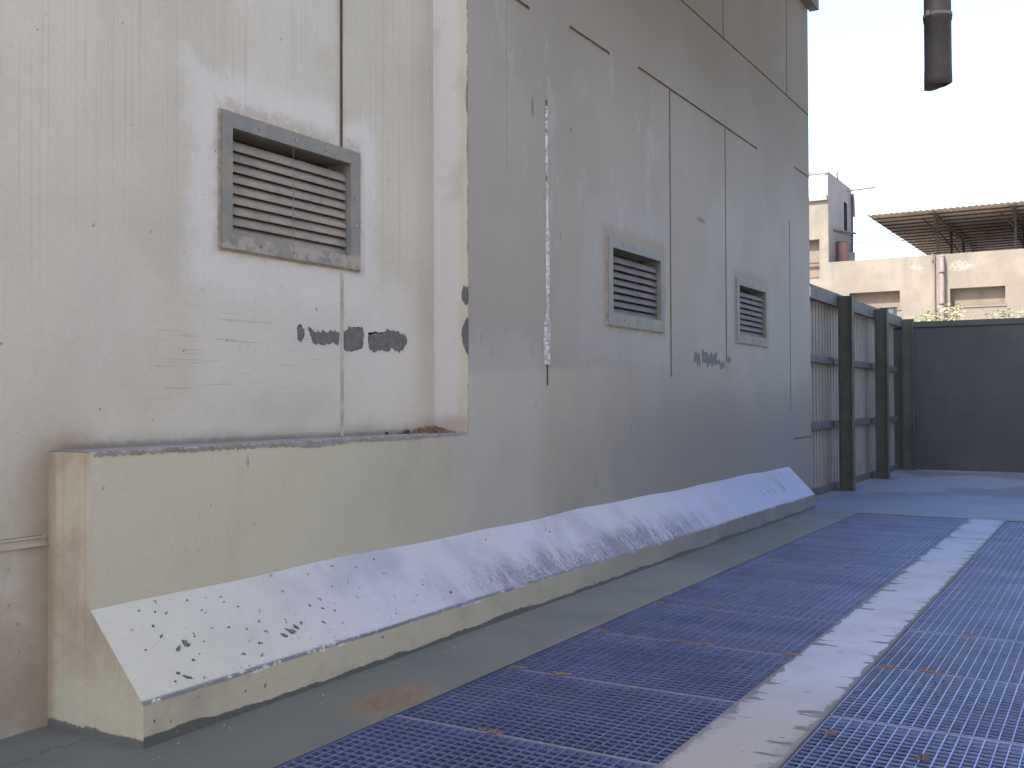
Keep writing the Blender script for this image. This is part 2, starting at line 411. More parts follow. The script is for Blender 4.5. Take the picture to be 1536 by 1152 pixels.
def relief(bm, plane_x, ys, zs, depth, mi_flat=0, mi_groove=1, mi_hole=0):
    """a wall facing +X cut into cells; depth(y,z) -> metres behind the face, None where there is no wall"""
    ys, zs = sorted(set(ys)), sorted(set(zs)); D = {}
    for i in range(len(ys)-1):
        for j in range(len(zs)-1):
            D[i, j] = depth((ys[i]+ys[i+1])/2, (zs[j]+zs[j+1])/2)
    def mi(d): return mi_flat if d < .001 else (mi_groove if d < .05 else mi_hole)
    for (i, j), d in D.items():
        if d is None: continue
        y0, y1, z0, z1 = ys[i], ys[i+1], zs[j], zs[j+1]; x = plane_x-d
        if d < .2: quad(bm, [(x, y0, z0), (x, y1, z0), (x, y1, z1), (x, y0, z1)], mi(d))
        for di, dj, e in ((1, 0, 'y1'), (0, 1, 'z1')):
            e2 = D.get((i+di, j+dj))
            if e2 is None or abs(e2-d) < 1e-5: continue
            x2 = plane_x-e2; k = mi(max(d, e2))
            if e == 'y1': quad(bm, [(x, y1, z0), (x2, y1, z0), (x2, y1, z1), (x, y1, z1)], k)
            else: quad(bm, [(x, y0, z1), (x2, y0, z1), (x2, y1, z1), (x, y1, z1)], k)

def ragged(name, plane, pts, mat, parent, thick=.002, amp=.008, step=.012, seed=1, axis=0):
    """a thin irregular skin lying on a wall: outline points (a, z) roughened along their edges"""
    rn = random.Random(seed); out = []
    for i in range(len(pts)):
        a, b = Vector(pts[i]), Vector(pts[(i+1) % len(pts)]); L = (b-a).length; n = max(1, int(L/step))
        for k in range(n):
            p = a.lerp(b, k/n); out.append((p.x+rn.uniform(-amp, amp)*.5, p.y+rn.uniform(-amp, amp)))
    bm = bmesh.new()
    def P(a, z, t): return (plane+t, a, z) if axis == 0 else (a, plane-t, z)
    f = bm.faces.new([bm.verts.new(P(a, z, thick)) for a, z in out])
    ring = f.verts[:]; low = [bm.verts.new(P(a, z, -.001)) for a, z in out]
    for i in range(len(ring)):
        j = (i+1) % len(ring); bm.faces.new([ring[i], low[i], low[j], ring[j]])
    bmesh.ops.triangulate(bm, faces=[f]); bmesh.ops.recalc_face_normals(bm, faces=bm.faces[:])
    return link(name, bm, mat, parent)

# ------------------------------------------------------------------ ground
PL = [(-3.0, -1.655), (-1.21, .15)]      # the two pits under the gratings, X ranges
PY0, PY1, PD = -2.0, 13.93, .75
bm = bmesh.new()
xs = [-400, -3.0, -1.655, -1.21, .15, 400]; ysg = [-400, PY0, PY1, 700]
for i in range(5):
    for j in range(3):
        if j == 1 and i in (1, 3): continue
        quad(bm, [(xs[i], ysg[j], 0), (xs[i+1], ysg[j], 0), (xs[i+1], ysg[j+1], 0), (xs[i], ysg[j+1], 0)])
bmesh.ops.remove_doubles(bm, verts=bm.verts[:], dist=1e-4)
tag(link('yard_floor', bm, m_floor), 'grey concrete yard floor beside the painted wall', kind='structure')
for a, b in PL:
    bm = bmesh.new()
    quad(bm, [(a, PY0, -PD), (b, PY0, -PD), (b, PY1, -PD), (a, PY1, -PD)])
    quad(bm, [(a, PY0, 0), (a, PY0, -PD), (a, PY1, -PD), (a, PY1, 0)])
    quad(bm, [(b, PY0, 0), (b, PY1, 0), (b, PY1, -PD), (b, PY0, -PD)])
    quad(bm, [(a, PY1, 0), (a, PY1, -PD), (b, PY1, -PD), (b, PY1, 0)])
    quad(bm, [(a, PY0, 0), (b, PY0, 0), (b, PY0, -PD), (a, PY0, -PD)])
    tag(link('pit', bm, m_pit), 'shallow concrete pit under the steel gratings', kind='structure')
bm = bmesh.new(); quad(bm, [(-1.65, -2, .004), (-1.214, -2, .004), (-1.214, 13.88, .004), (-1.65, 13.88, .004)])
tag(link('painted_strip', bm, m_strip), 'white painted concrete strip with ragged edges between the gratings', kind='structure')

# ------------------------------------------------------------------ the concrete building
bld = thing('concrete_building', (-4, 0, 0), 'tall pale concrete building with louvred vents and a sloping white plinth along its foot', 'building')
YN, YF, ZT, ZL = -6.0, 15.5, 16.0, 1.27
VENTS = [(8.51, 9.645, 2.30, 2.90), (12.13, 13.21, 2.30, 2.90)]
VH = [(a-.006, b+.006, c-.006, d+.006) for a, b, c, d in VENTS]
def depth_main(y, z):
    if y < 6.12 and z > ZL: return None
    for v in VH:
        if v[0] < y < v[1] and v[2] < z < v[3]: return .3
    for a in grooves:
        if a[0] < y < a[1] and a[2] < z < a[3]: return .016
    return 0.
ys = [3.0, 6.12, YF]; zs = [0, ZL, ZT]
for a in grooves+VH: ys += a[:2]; zs += a[2:]
bm = bmesh.new(); relief(bm, -4.0, ys, zs, depth_main)
# far end wall, back, near end, roof
quad(bm, [(-4.0, YF, 0), (-16, YF, 0), (-16, YF, ZT), (-4.0, YF, ZT)])
quad(bm, [(-16, YN, 0), (-16, YF, 0), (-16, YF, ZT), (-16, YN, ZT)])
quad(bm, [(-4.3, YN, 0), (-16, YN, 0), (-16, YN, ZT), (-4.3, YN, ZT)])
quad(bm, [(-4.3, YN, ZT), (-16, YN, ZT), (-16, YF, ZT), (-4.0, YF, ZT), (-4.0, 6.12, ZT), (-4.3, 6.12, ZT)])
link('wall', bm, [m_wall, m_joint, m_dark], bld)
V1 = (4.13, 5.16, 2.44, 3.04); H1 = (4.124, 5.166, 2.434, 3.046)
def depth_rec(y, z):
    if y > 3.0 and z < ZL: return None
    if H1[0] < y < H1[1] and H1[2] < z < H1[3]: return .3
    if 5.072 < y < 5.104 and z > 3.13: return .014
    return 0.
bm = bmesh.new(); relief(bm, -4.3, [YN, 3.0, 6.12, H1[0], H1[1], 5.072, 5.104], [0, ZL, ZT, H1[2], H1[3], 3.13], depth_rec)
tag(link('recessed_wall', bm, [m_recess, m_joint, m_dark], bld), 'whitish recessed wall face with fine vertical dirt streaks')
bm = bmesh.new()
n = 90
pr = None
rn = random.Random(3)
for k in range(n+1):                                # the arris of the reveal is chipped and uneven
    z = ZL+(5.2-ZL)*k/n; dx = rn.uniform(-.004, .002) if rn.random() < .8 else rn.uniform(-.012, 0)
    cur = [bm.verts.new((-4.3, 6.12, z)), bm.verts.new((-4.0+dx-.002, 6.12, z)), bm.verts.new((-4.0, 6.12+abs(dx)*1.2+.004, z))]
    if pr:
        bm.faces.new([pr[0], pr[1], cur[1], cur[0]]); bm.faces.new([pr[1], pr[2], cur[2], cur[1]])
    pr = cur
quad(bm, [(-4.3, 6.12, 5.2), (-4.0, 6.12, 5.2), (-4.0, 6.12, ZT), (-4.3, 6.12, ZT)])
tag(link('reveal', bm, m_reveal, bld), 'pale narrow side of the recess, cream along its chipped edge')
# ledge on top of the low block, with a worn rounded arris
bm = bmesh.new(); rn = random.Random(5); pr = None
for k in range(121):
    y = 3.0+3.12*k/120; e = rn.uniform(.004, .013)
    cur = [bm.verts.new((-4.3, y, ZL+.002)), bm.verts.new((-4.0-e, y, ZL+.002+rn.uniform(-.001, .001))), bm.verts.new((-4.0+.0015, y, ZL-e))]
    if pr:
        bm.faces.new([pr[0], pr[1], cur[1], cur[0]]); bm.faces.new([pr[1], pr[2], cur[2], cur[1]])
    pr = cur
m_ledge = simple('ledge_mortar', (.22, .205, .205), (.16, .135, .12), sc=7, bump=.004)
link('ledge', bm, m_ledge, bld)
ragged('bare_patch', -4.0, [(3.02, ZL), (3.8, ZL), (4.6, ZL), (5.3, ZL), (6.1, ZL), (6.1, 1.257), (5.3, 1.245), (4.9, 1.25), (4.5, 1.232), (4.3, 1.247), (3.9, 1.25), (3.02, 1.25)], m_ledge, bld, seed=4, amp=.006, step=.011)
# end face of the block and plinth (normal -Y), with the sloping plinth profile
bm = bmesh.new()
quad(bm, [(-4.3, 3.0, 0), (-3.64, 3.0, 0), (-3.64, 3.0, .187), (-4.0, 3.0, .565), (-4.0, 3.0, ZL), (-4.3, 3.0, ZL)])
tag(link('block_end', bm, m_end, bld), 'rust-stained cream end face of the low block')
bm = bmesh.new(); rn = random.Random(9); pr = None; K = 420
for k in range(K+1):
    y = 3.0+11.3*k/K
    w = .004*math.sin(y*1.7)+.003*math.sin(y*4.1+1)
    c_ = max(0., (c_ if pr else .003)*.6+rn.uniform(0, .003)+(rn.uniform(.004, .014) if rn.random() < .05 else 0))
    prof = [(-3.64, 0.), (-3.64+w*.6, .187-c_+w), (-3.64-c_*.8+w*.6, .191+w+c_*.3), (-4.0, .562+w*1.5)]
    prof = [prof[0], prof[1], prof[2], (-3.662+w*.6, .2137+w), (-3.82, .378+w), prof[3]]
    cur = [bm.verts.new((x, y, z)) for x, z in prof]
    if pr:
        for q in range(5): bm.faces.new([pr[q], cur[q], cur[q+1], pr[q+1]])
    pr = cur
f = bm.faces.new([pr[0], pr[1], pr[2], pr[3], pr[4], pr[5], bm.verts.new((-4.0, 14.3, 0))])
bmesh.ops.recalc_face_normals(bm, faces=bm.faces[:])
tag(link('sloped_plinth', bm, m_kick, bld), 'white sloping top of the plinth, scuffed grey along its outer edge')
bx('cornice', (-4.0, -3.86, 6.2, 15.62, 7.39, 7.75), m_cornice, bld)
# unseen concrete deck added over the yard; the pipe hangs from it and it shades the upper wall
bx('unseen_deck', (-3.998, .9, 6.0, 15.2, 8.6, 8.85), m_cornice, bld)

# filled joint under the first vent and the doubled rib at the far left
bm = bmesh.new(); box(bm, -4.301, -4.294, 5.078, 5.104, ZL+.004, 2.32); link('filled_joint', bm, m_ridge, bld)
bm = bmesh.new(); box(bm, -4.301, -4.292, YN, 2.985, .835, .847); box(bm, -4.301, -4.292, YN, 2.985, .872, .882)
box(bm, -4.301, -4.297, YN, 2.985, .847, .872); link('filled_joint', bm, m_ridge, bld)
bx('filled_joint', (-4.3, -4.2995, YN, 2.97, .883, .886), m_joint, bld)
# white sealant bead running down the joint of the main wall
bm = bmesh.new(); rn = random.Random(12); pr = None
for k in range(150):
    z = 1.79+(3.9-1.79)*k/149; t = (z-1.79)/2.1
    w = (.062 if z < 2.12 else .038 if z < 2.9 else .024)*rn.uniform(.75, 1.15)
    if z > 3.2 and rn.random() < .35: w *= .25
    c0 = 7.292+.012*math.sin(z*3.1)*.5+(.008 if z > 2.2 else 0)
    h = rn.uniform(.004, .012)
    cur = [bm.verts.new(p) for p in ((-4.001, c0-w, z), (-4+h, c0-w*.4, z), (-4+h*.8, c0+w*.5, z), (-4.001, c0+w, z))]
    if pr:
        for q in range(3): bm.faces.new([pr[q], pr[q+1], cur[q+1], cur[q]])
    pr = cur
bmesh.ops.recalc_face_normals(bm, faces=bm.faces[:])
tag(link('sealant_bead', bm, m_seal, bld), 'lumpy white sealant bead in the vertical joint')
# paint scraped off to bare grey
P1 = [(4.775, 1.955), (4.85, 1.935), (4.95, 1.94), (5.03, 1.95), (5.065, 1.93), (5.06, 1.86), (4.98, 1.865), (4.90, 1.855), (4.83, 1.85), (4.80, 1.89)]
P2 = [(5.105, 1.945), (5.17, 1.985), (5.24, 1.975), (5.30, 1.985), (5.315, 1.93), (5.30, 1.86), (5.22, 1.83), (5.16, 1.815), (5.11, 1.835)]
P3 = [(5.355, 1.945), (5.42, 1.965), (5.50, 1.96), (5.57, 1.99), (5.65, 1.975), (5.77, 1.965), (5.79, 1.91), (5.76, 1.87), (5.69, 1.835), (5.62, 1.86), (5.56, 1.83), (5.50, 1.855), (5.43, 1.82), (5.37, 1.85)]
P0 = [(4.675, 1.95), (4.70, 1.965), (4.735, 1.945), (4.74, 1.895), (4.715, 1.865), (4.685, 1.88)]
for i, p in enumerate((P0, P1, P2, P3)):
    ragged('bare_patch', -4.3, p, m_bare, bld, seed=20+i, amp=.011, step=.009)
ragged('bare_patch', 6.12, [(-4.0, 2.31), (-4.035, 2.325), (-4.055, 2.28), (-4.05, 2.22), (-4.02, 2.185), (-4.0, 2.19)], m_bare, bld, seed=31, axis=1, thick=.003, amp=.006)
ragged('bare_patch', 6.12, [(-4.0, 2.10), (-4.02, 2.08), (-4.05, 2.03), (-4.055, 1.97), (-4.045, 1.90), (-4.02, 1.85), (-4.0, 1.82)], m_bare, bld, seed=32, axis=1, thick=.003, amp=.006)
ragged('bare_patch', 6.12, [(-4.0, 3.80), (-4.012, 3.76), (-4.018, 3.66), (-4.008, 3.58), (-4.0, 3.56)], m_ledge, bld, seed=33, axis=1, thick=.003, amp=.006)
ragged('bare_patch', 6.12, [(-4.0, 3.50), (-4.006, 3.44), (-4.008, 3.25), (-4.0, 3.18)], m_ledge, bld, seed=34, axis=1, thick=.003, amp=.004)
for i, (a, b, z0, z1) in enumerate(((10.62, 10.80, 1.885, 2.03), (10.86, 11.35, 1.885, 2.04), (11.35, 11.62, 1.87, 1.97), (11.74, 11.86, 1.93, 2.02))):
    ragged('bare_patch', -4.0, [(a, z1), ((a+b)/2, z1-.02), (b, z1-.03), (b, z0+.02), ((a+b)/2, z0), (a, z0+.03)], m_bare, bld, seed=40+i, amp=.035, step=.03)
# filler smear on the wall left of the bead and specks on the plinth slope
rn = random.Random(77)
def on_slope(y, t): return (-4.0+.36*t, .562-.372*t)
def slope_chip(y, t, r, seed):
    q = random.Random(seed); bmc = bmesh.new(); n_ = 11; vs = []; kk = q.uniform(-1.2, 1.2)
    for k in range(n_):
        a_ = 2*math.pi*k/n_; rr = r*q.uniform(.45, 1.25)
        yy = y+math.cos(a_)*rr*.9+math.sin(a_)*rr*kk; tt = t+math.sin(a_)*rr*2.0; x, z = on_slope(yy, tt)
        vs.append(bmc.verts.new((x+.0030+.001, yy, z+.0035+.004)))
    f_ = bmc.faces.new(vs); lo = [bmc.verts.new(v.co-Vector((.008, 0, .009))) for v in vs]
    for k in range(n_): bmc.faces.new([vs[k], lo[k], lo[(k+1) % n_], vs[(k+1) % n_]])
    bmesh.ops.recalc_face_normals(bmc, faces=bmc.faces[:])
    link('bare_patch', bmc, m_bare, bld)
chips = [(3.32, .58, .014), (3.37, .55, .020), (3.27, .42, .008), (3.28, .88, .013), (4.02, .72, .020), (3.96, .74, .013), (4.07, .69, .013), (4.12, .66, .009)]
for _ in range(46):
    chips.append((3.15+abs(rn.gauss(0, 1.6)), rn.uniform(.08, .95), rn.choice((.003, .003, .004, .005, .006, .008))))
for i, (y, t, r) in enumerate(chips):
    slope_chip(y, t, r, 100+i)

# ------------------------------------------------------------------ louvred vents, each a part of the building
def vent(px, y0, y1, z0, z1, fo, fb, nsl, label, m_slat=m_slat):
    """opening y0..y1 z0..z1; frame reaches fo outwards, fb below"""
    Y0, Y1, Z0, Z1 = y0-fo[0], y1+fo[1], z0-fb[0], z1+fb[1]
    bm = bmesh.new(); t = .022
    def bar(a, b, c, d):
        vs_before = len(bm.verts); box(bm, px-.02, px+t, a, b, c, d)
    bar(Y0, Y1, z1, Z1); bar(Y0, Y1, Z0, z0); bar(Y0, y0, z0, z1); bar(y1, Y1, z0, z1)
    bmesh.ops.remove_doubles(bm, verts=bm.verts[:], dist=1e-5)
    # inner flange returning into the wall
    for d in ((px-.16, px-.021, y0-.004, y0, z0, z1), (px-.16, px-.021, y1, y1+.004, z0, z1),
              (px-.16, px-.021, y0, y1, z1, z1+.004), (px-.16, px-.021, y0, y1, z0-.004, z0)): box(bm, *d)
    fr = tag(link('louvre_vent', bm, m_frame, bld), label)
    # thin mortar lip round the frame
    bm = bmesh.new(); e = .010
    for a, b, c, d in ((Y0-e, Y1+e, Z0-e, Z0-.0005), (Y0-e, Y0-.0005, Z0, Z1), (Y1+.0005, Y1+e, Z0, Z1), (Y0-e, Y1+e, Z1+.0005, Z1+e*.8)):
        box(bm, px-.01, px+.013, a, b, c, d)
    link('mortar_lip', bm, simple_lip, fr)
    # the slats: outer edge low, blades slightly curved
    pitch = (z1-z0-.052)/nsl; me = None
    for k in range(nsl):
        zc = z0+.006+pitch*k
        if me is None:
            bs = bmesh.new(); prof = [(0, 0), (-.006, .020), (-.017, .038), (-.034, .054)]; pr = None
            front = [(0., -.006)]+prof
            th = .0025
            outl = [(a, b) for a, b in front]+[(a-th, b-th) for a, b in reversed(front)]
            A = [bs.verts.new((a, y0+.002, b)) for a, b in outl]; B = [bs.verts.new((a, y1-.002, b)) for a, b in outl]
            for q in range(len(outl)):
                r_ = (q+1) % len(outl); bs.faces.new([A[q], B[q], B[r_], A[r_]])
            bs.faces.new(A); bs.faces.new(list(reversed(B)))
            bmesh.ops.recalc_face_normals(bs, faces=bs.faces[:])
            me = bpy.data.meshes.new('slat'); bs.to_mesh(me); bs.free(); me.materials.append(m_slat)
        o = bpy.data.objects.new('slat', me); COL.objects.link(o); o.parent = fr
        o.location = (px-.016, 0, zc); o.matrix_parent_inverse = Matrix.Identity(4)
        o.rotation_euler = (rad(random.uniform(-.12, .12)), 0, 0)
        yc = (y0+y1)/2
        ang = o.rotation_euler[0]; o.location.z -= math.sin(ang)*yc; 
    # near-black sheet for the dark inside of the opening, shade put into its colour
    bm = bmesh.new(); quad(bm, [(px-.18, y0-.01, z0-.01), (px-.18, y1+.01, z0-.01), (px-.18, y1+.01, z1+.01), (px-.18, y0-.01, z1+.01)])
    link('dark_backing', bm, m_dark, fr)
    bm = bmesh.new(); tube(bm, (px-.002, (y0+y1)/2, z0), (px-.002, (y0+y1)/2, z1), .002, 6); link('link_rod', bm, m_rust, fr)
    bms = []
    for yy in (y0+.22*(y1-y0), y0+.5*(y1-y0), y0+.78*(y1-y0)):
        for zz in ((Z0+z0)/2, (z1+Z1)/2): bms.append((yy+random.uniform(-.02, .02), zz))
    bms += [((y1+Y1)/2, z0+.2), ((y1+Y1)/2, z1-.22)]
    for yy, zz in bms:
        bm = bmesh.new(); tube(bm, (px+t-.002, yy, zz), (px+t+.007, yy, zz), .0085, 6)
        link('bolt', bm, m_bolt, fr)
    return fr
simple_lip = simple('frame_mortar', (.27, .235, .195), (.19, .155, .12), sc=14, bump=.004)
m_bolt = simple('bolt_steel', (.20, .19, .20), (.30, .28, .27), .4, .7, sc=30, bump=0)
vent(-4.3, *V1, (.08, .095), (.085, .085), 9, 'largest louvred vent, brownish slats in a dusty grey frame on the pale recessed wall')
vent(-4.0, *VENTS[0], (.095, .09), (.115, .085), 8, 'middle louvred vent on the shaded long wall, bare bolted lower flange', m_slat_dark)
vent(-4.0, *VENTS[1], (.095, .09), (.105, .08), 8, 'farthest and smallest-looking louvred vent near the far corner of the wall', m_slat_dark)

# red dirt heap and black scraps on the ledge
bm = bmesh.new(); rn = random.Random(8)
for k in range(420):
    y = 6.10-abs(rn.gauss(0, .16)); x = -4.29+abs(rn.gauss(0, .09))
    h = max(0, .05*(1-abs(6.03-y)/.3)*(1-(x+4.3)/.25))*rn.random()
    if x > -4.02 or y < 5.0: continue
    s_ = rn.uniform(.004, .011)
    bmesh.ops.create_cone(bm, segments=4, radius1=s_, radius2=0, depth=s_*1.4, cap_ends=True, matrix=Matrix.Translation((x, y, ZL+.005+h)) @ Matrix.Rotation(rn.uniform(0, 3), 4, 'X'))
vs0 = [bm.verts.new((-4.298, y, ZL+.003)) for y in (5.72, 5.9, 6.02, 6.118)]
vt = [bm.verts.new((-4.298, y, ZL+.003+h)) for y, h in ((5.72, .004), (5.9, .018), (6.02, .045), (6.118, .035))]
vf = [bm.verts.new((x, y, ZL+.003)) for x, y in ((-4.28, 5.72), (-4.22, 5.9), (-4.14, 6.02), (-4.10, 6.118))]
for q in range(3): bm.faces.new([vt[q], vt[q+1], vf[q+1], vf[q]])
tag(link('dirt_heap', bm, m_orange), 'small heap of red dirt in the corner of the ledge under the recess', 'dirt', kind='stuff')
for (y, s_, lb) in ((5.72, .022, 'larger black scrap on the ledge left of the red dirt'), (5.50, .014, 'smaller black scrap on the ledge, farther left of the red dirt')):
    bm = bmesh.new(); bmesh.ops.create_icosphere(bm, subdivisions=1, radius=s_, matrix=Matrix.Translation((-4.25, y, ZL+s_*.7)))
    for v in bm.verts: v.co += Vector([rn.uniform(-.4, .4)*s_ for _ in range(3)]); v.co.z = max(v.co.z, ZL+.003)
    tag(link('debris_scrap', bm, m_dark), lb, 'debris')

# ------------------------------------------------------------------ gratings
JY = [1.85, 2.905, 3.955, 4.98, 6.03, 7.085, 8.23, 9.38, 10.5, 11.7, 12.8, 13.91]
def unit_box(name, x, y, z, mat):
    b_ = bmesh.new(); box(b_, -x/2, x/2, -y/2, y/2, -z, 0); me = bpy.data.meshes.new(name); b_.to_mesh(me); b_.free(); me.materials.append(mat); return me
me_bear = unit_box('bearing_bar', .0055, 1., .042, m_galv)
me_cross = unit_box('cross_bar', 1., .0035, .009, m_galv)
me_band = unit_box('end_band', 1., .006, .042, m_galv)
me_sup = unit_box('support_strip', 1., .013, .012, m_rust)
ORD = ['nearest', 'second', 'third', 'fourth', 'fifth', 'sixth', 'seventh', 'eighth', 'ninth', 'tenth']
def grating(x0, x1, y0, y1, label, group, first):
    t = thing('steel_grating', ((x0+x1)/2, (y0+y1)/2, -.006), label, 'grating', group)
    dz = random.uniform(-.003, .003); t.location.z += dz
    t.rotation_euler = (0, random.uniform(-.002, .002), 0)
    W, L = x1-x0-.010, y1-y0-.028
    def put(me, x, y, z, sx=1, sy=1, rz=0):
        o = bpy.data.objects.new(me.name.split('.')[0], me); COL.objects.link(o); o.parent = t
        o.location = (x, y, z); o.scale = (sx, sy, 1); o.rotation_euler = (0, 0, rz)
    nb = 27
    for k in range(nb): put(me_bear, -W/2+W*k/(nb-1)+random.uniform(-.001, .001), 0, random.uniform(-.0006, .0006), 1, L)
    nc = int(round(L/.051))
    for k in range(1, nc): put(me_cross, 0, -L/2+L*k/nc, -.0015, W)
    put(me_band, 0, -L/2, -.001, W); put(me_band, 0, L/2, -.001, W)
    put(me_sup, 0, L/2+.014, -.002, W+.02)
for side, (x0, x1) in enumerate(PL):
    k0 = 1 if side == 0 else 1
    nn = 0
    for i in range(k0, len(JY)-1):
        w = ('left', 'right')[side]
        lab = f'{ORD[nn]} {w} grating panel from the camera, bluish steel mesh beside the white strip' if nn < 9 else f'farthest {w} grating panel, bluish steel mesh beside the far end of the white strip'
        grating(x0, x1, JY[i], JY[i+1], lab, f'steel gratings {w} of the white strip', nn == 0); nn += 1

# rust flakes sitting on the joints, grit on the floor, dead leaves
def flakes(name, x, y, z, rx, ry, n_, mat, label, cat, seed, kind='stuff', s0=.003, s1=.008):
    q = random.Random(seed); b_ = bmesh.new()
    for _ in range(n_):
        a_, r_ = q.uniform(0, 6.28), math.sqrt(q.random()); s_ = q.uniform(s0, s1)
        px_, py_ = x+math.cos(a_)*r_*rx*q.uniform(.4, 1), y+math.sin(a_)*r_*ry*q.uniform(.4, 1)
        bmesh.ops.create_cone(b_, segments=4, radius1=s_, radius2=s_*.3, depth=s_, cap_ends=True,
                              matrix=Matrix.Translation((px_, py_, z+s_*.4)) @ Matrix.Rotation(q.uniform(-.5, .5), 4, 'X'))
    return tag(link(name, b_, mat), label, cat, kind=kind)
flakes('rust_grit', -3.17, 4.12, 0, .19, .33, 1500, m_grit, 'scatter of brown rust grit on the floor by the left gratings', 'grit', 5, s0=.0015, s1=.005)
q = random.Random(44); b_ = bmesh.new()
for _ in range(110):
    x, y, s_ = -3.6+abs(q.gauss(0, .22)), q.uniform(2.9, 9.5), q.choice((.002, .003, .003, .004, .006))
    if x > -3.06: continue
    bmesh.ops.create_icosphere(b_, subdivisions=1, radius=s_, matrix=Matrix.Translation((x, y, s_*.5)))
tag(link('floor_litter', b_, m_ledge), 'tiny crumbs of mortar lying along the foot of the white plinth', 'litter', kind='stuff')
q = random.Random(15); spots = []
for x, y in ((-2.46, 3.955), (-2.66, 4.98), (-2.93, 4.98), (-2.40, 6.03), (-2.22, 6.03), (-2.9, 6.03), (-2.6, 7.085), (-2.93, 7.085), (-2.75, 9.38), (-2.35, 9.38), (-2.1, 9.38), (-2.3, 10.5), (-2.93, 12.8),
             (-1.13, 6.03), (-.93, 6.03), (-.85, 7.085), (-1.68, 6.03)):
    spots.append((x, y))
b_ = bmesh.new()
for x, y in spots:
    for _ in range(36):
        s_ = q.uniform(.003, .008)
        bmesh.ops.create_cone(b_, segments=4, radius1=s_, radius2=s_*.3, depth=s_*.8, cap_ends=True, matrix=Matrix.Translation((x+q.gauss(0, .028), y+q.gauss(0, .009), .002+s_*.2)))
tag(link('rust_flakes', b_, m_orange), 'small piles of orange rust flakes along the joints of the gratings', 'rust flakes', kind='stuff')
def leaf(x, y, s_, label, seed):
    q = random.Random(seed); b_ = bmesh.new(); rings = []
    for k in range(9):
        a_ = k/8*2*math.pi; r_ = s_*(1+.45*math.cos(a_*3+seed))*q.uniform(.8, 1.1)
        rings.append((math.cos(a_)*r_, math.sin(a_)*r_*.7))
    c0 = b_.verts.new((0, 0, s_*.9))
    vs = [b_.verts.new((a, b, q.uniform(0, s_*.35)+.002)) for a, b in rings[:-1]]
    mids = [b_.verts.new((a*.5, b*.5, s_*q.uniform(.3, .9))) for a, b in rings[:-1]]
    for k in range(8):
        j = (k+1) % 8; b_.faces.new([c0, mids[k], mids[j]]); b_.faces.new([mids[k], vs[k], vs[j], mids[j]])
    for v in b_.verts: v.co += Vector((x, y, 0))
    o = link('dead_leaf', b_, m_leaf); sm = o.modifiers.new('thick', 'SOLIDIFY'); sm.thickness = .002
    return tag(o, label, 'leaf', 'dead leaves on the gratings')
leaf(-1.13, 4.66, .038, 'crumpled dark leaf beside the white strip on the right gratings', 2)
leaf(-.72, 4.53, .034, 'brown crumpled leaf near the bottom right corner, on the right gratings', 4)
leaf(-2.25, 4.62, .012, 'tiny dark leaf scrap on the left gratings below the third joint', 6)

# ------------------------------------------------------------------ fence of steel posts, rails and ribbed sheets
fen = thing('metal_fence', (-4.0, 19.3, 0), 'tall fence of ribbed metal sheets between grey steel posts beyond the building corner', 'fence')
PY = [17.27, 20.2, 23.0]
for y in PY:
    bm = bmesh.new()
    box(bm, -3.775, -3.76, y-.075, y+.075, 0, 3.20); box(bm, -3.985, -3.97, y-.075, y+.075, 0, 3.20)
    box(bm, -3.97, -3.775, y-.006, y+.006, 0, 3.20)
    box(bm, -4.08, -3.74, y-.10, y+.10, 0, .014)
    link('post', bm, m_steel, fen)
def channel(y0, y1, z0, z1, x, name='rail'):
    bm = bmesh.new(); d = .075; t = .008
    box(bm, x-t, x, y0, y1, z0+t, z1-t); box(bm, x-d, x, y0, y1, z0, z0+t); box(bm, x-d, x, y0, y1, z1-t, z1)
    link(name, bm, m_rail, fen)
m_rail = simple('light_steel_rail', (.078, .076, .078), (.058, .057, .058), .5, .05, sc=3)
bays = [(YF+.02, PY[0]-.008), (PY[0]+.008, PY[1]-.008), (PY[1]+.008, PY[2]-.008)]
for a, b in bays:
    channel(a, b, 3.03, 3.24, -3.99); channel(a, b, 2.08, 2.185, -4.075); channel(a, b, 1.035, 1.14, -4.075); channel(a, b, .02, .10, -4.075)
    bm = bmesh.new(); y = a; pr = None; ribs = []
    while y < b:
        for dy, x in ((0, -4.165), (.12, -4.165), (.132, -4.21), (.172, -4.21), (.184, -4.165)):
            if y+dy <= b: ribs.append((y+dy, x))
        y += .2
    ribs.append((b, -4.165))
    for yy, x in ribs:
        cur = [bm.verts.new((x, yy, .09)), bm.verts.new((x, yy, 3.12))]
        if pr: bm.faces.new([pr[0], cur[0], cur[1], pr[1]])
        pr = cur
    bmesh.ops.remove_doubles(bm, verts=bm.verts[:], dist=1e-5)
    o = link('sheet', bm, m_sheet, fen); sm = o.modifiers.new('thick', 'SOLIDIFY'); sm.thickness = .002
# end wall
ew = thing('end_wall', (0, 23.2, 0), 'plain dark grey rendered wall closing the far end of the yard', 'wall')
bx('wall', (-4.35, 9, 23.15, 23.37, 0, 3.02), m_endwall, ew)
bx('coping', (-4.36, 9, 23.13, 23.39, 3.022, 3.145), simple('coping_render', (.042, .044, .044), (.055, .056, .055), sc=2), ew, .008)
# small cabinet behind the fence
cb = thing('metal_cabinet', (-4.5, 24.2, 0), 'small grey metal cabinet on a pole, its top showing above the fence corner', 'cabinet')
bx('cabinet', (-4.68, -4.36, 24.1, 24.5, 3.15, 3.56), m_box, cb, .01); bx('pole', (-4.56, -4.48, 24.25, 24.35, 0, 3.15), m_steel, cb)
bx('cabinet_lid', (-4.70, -4.34, 24.08, 24.52, 3.561, 3.58), m_trim, cb)

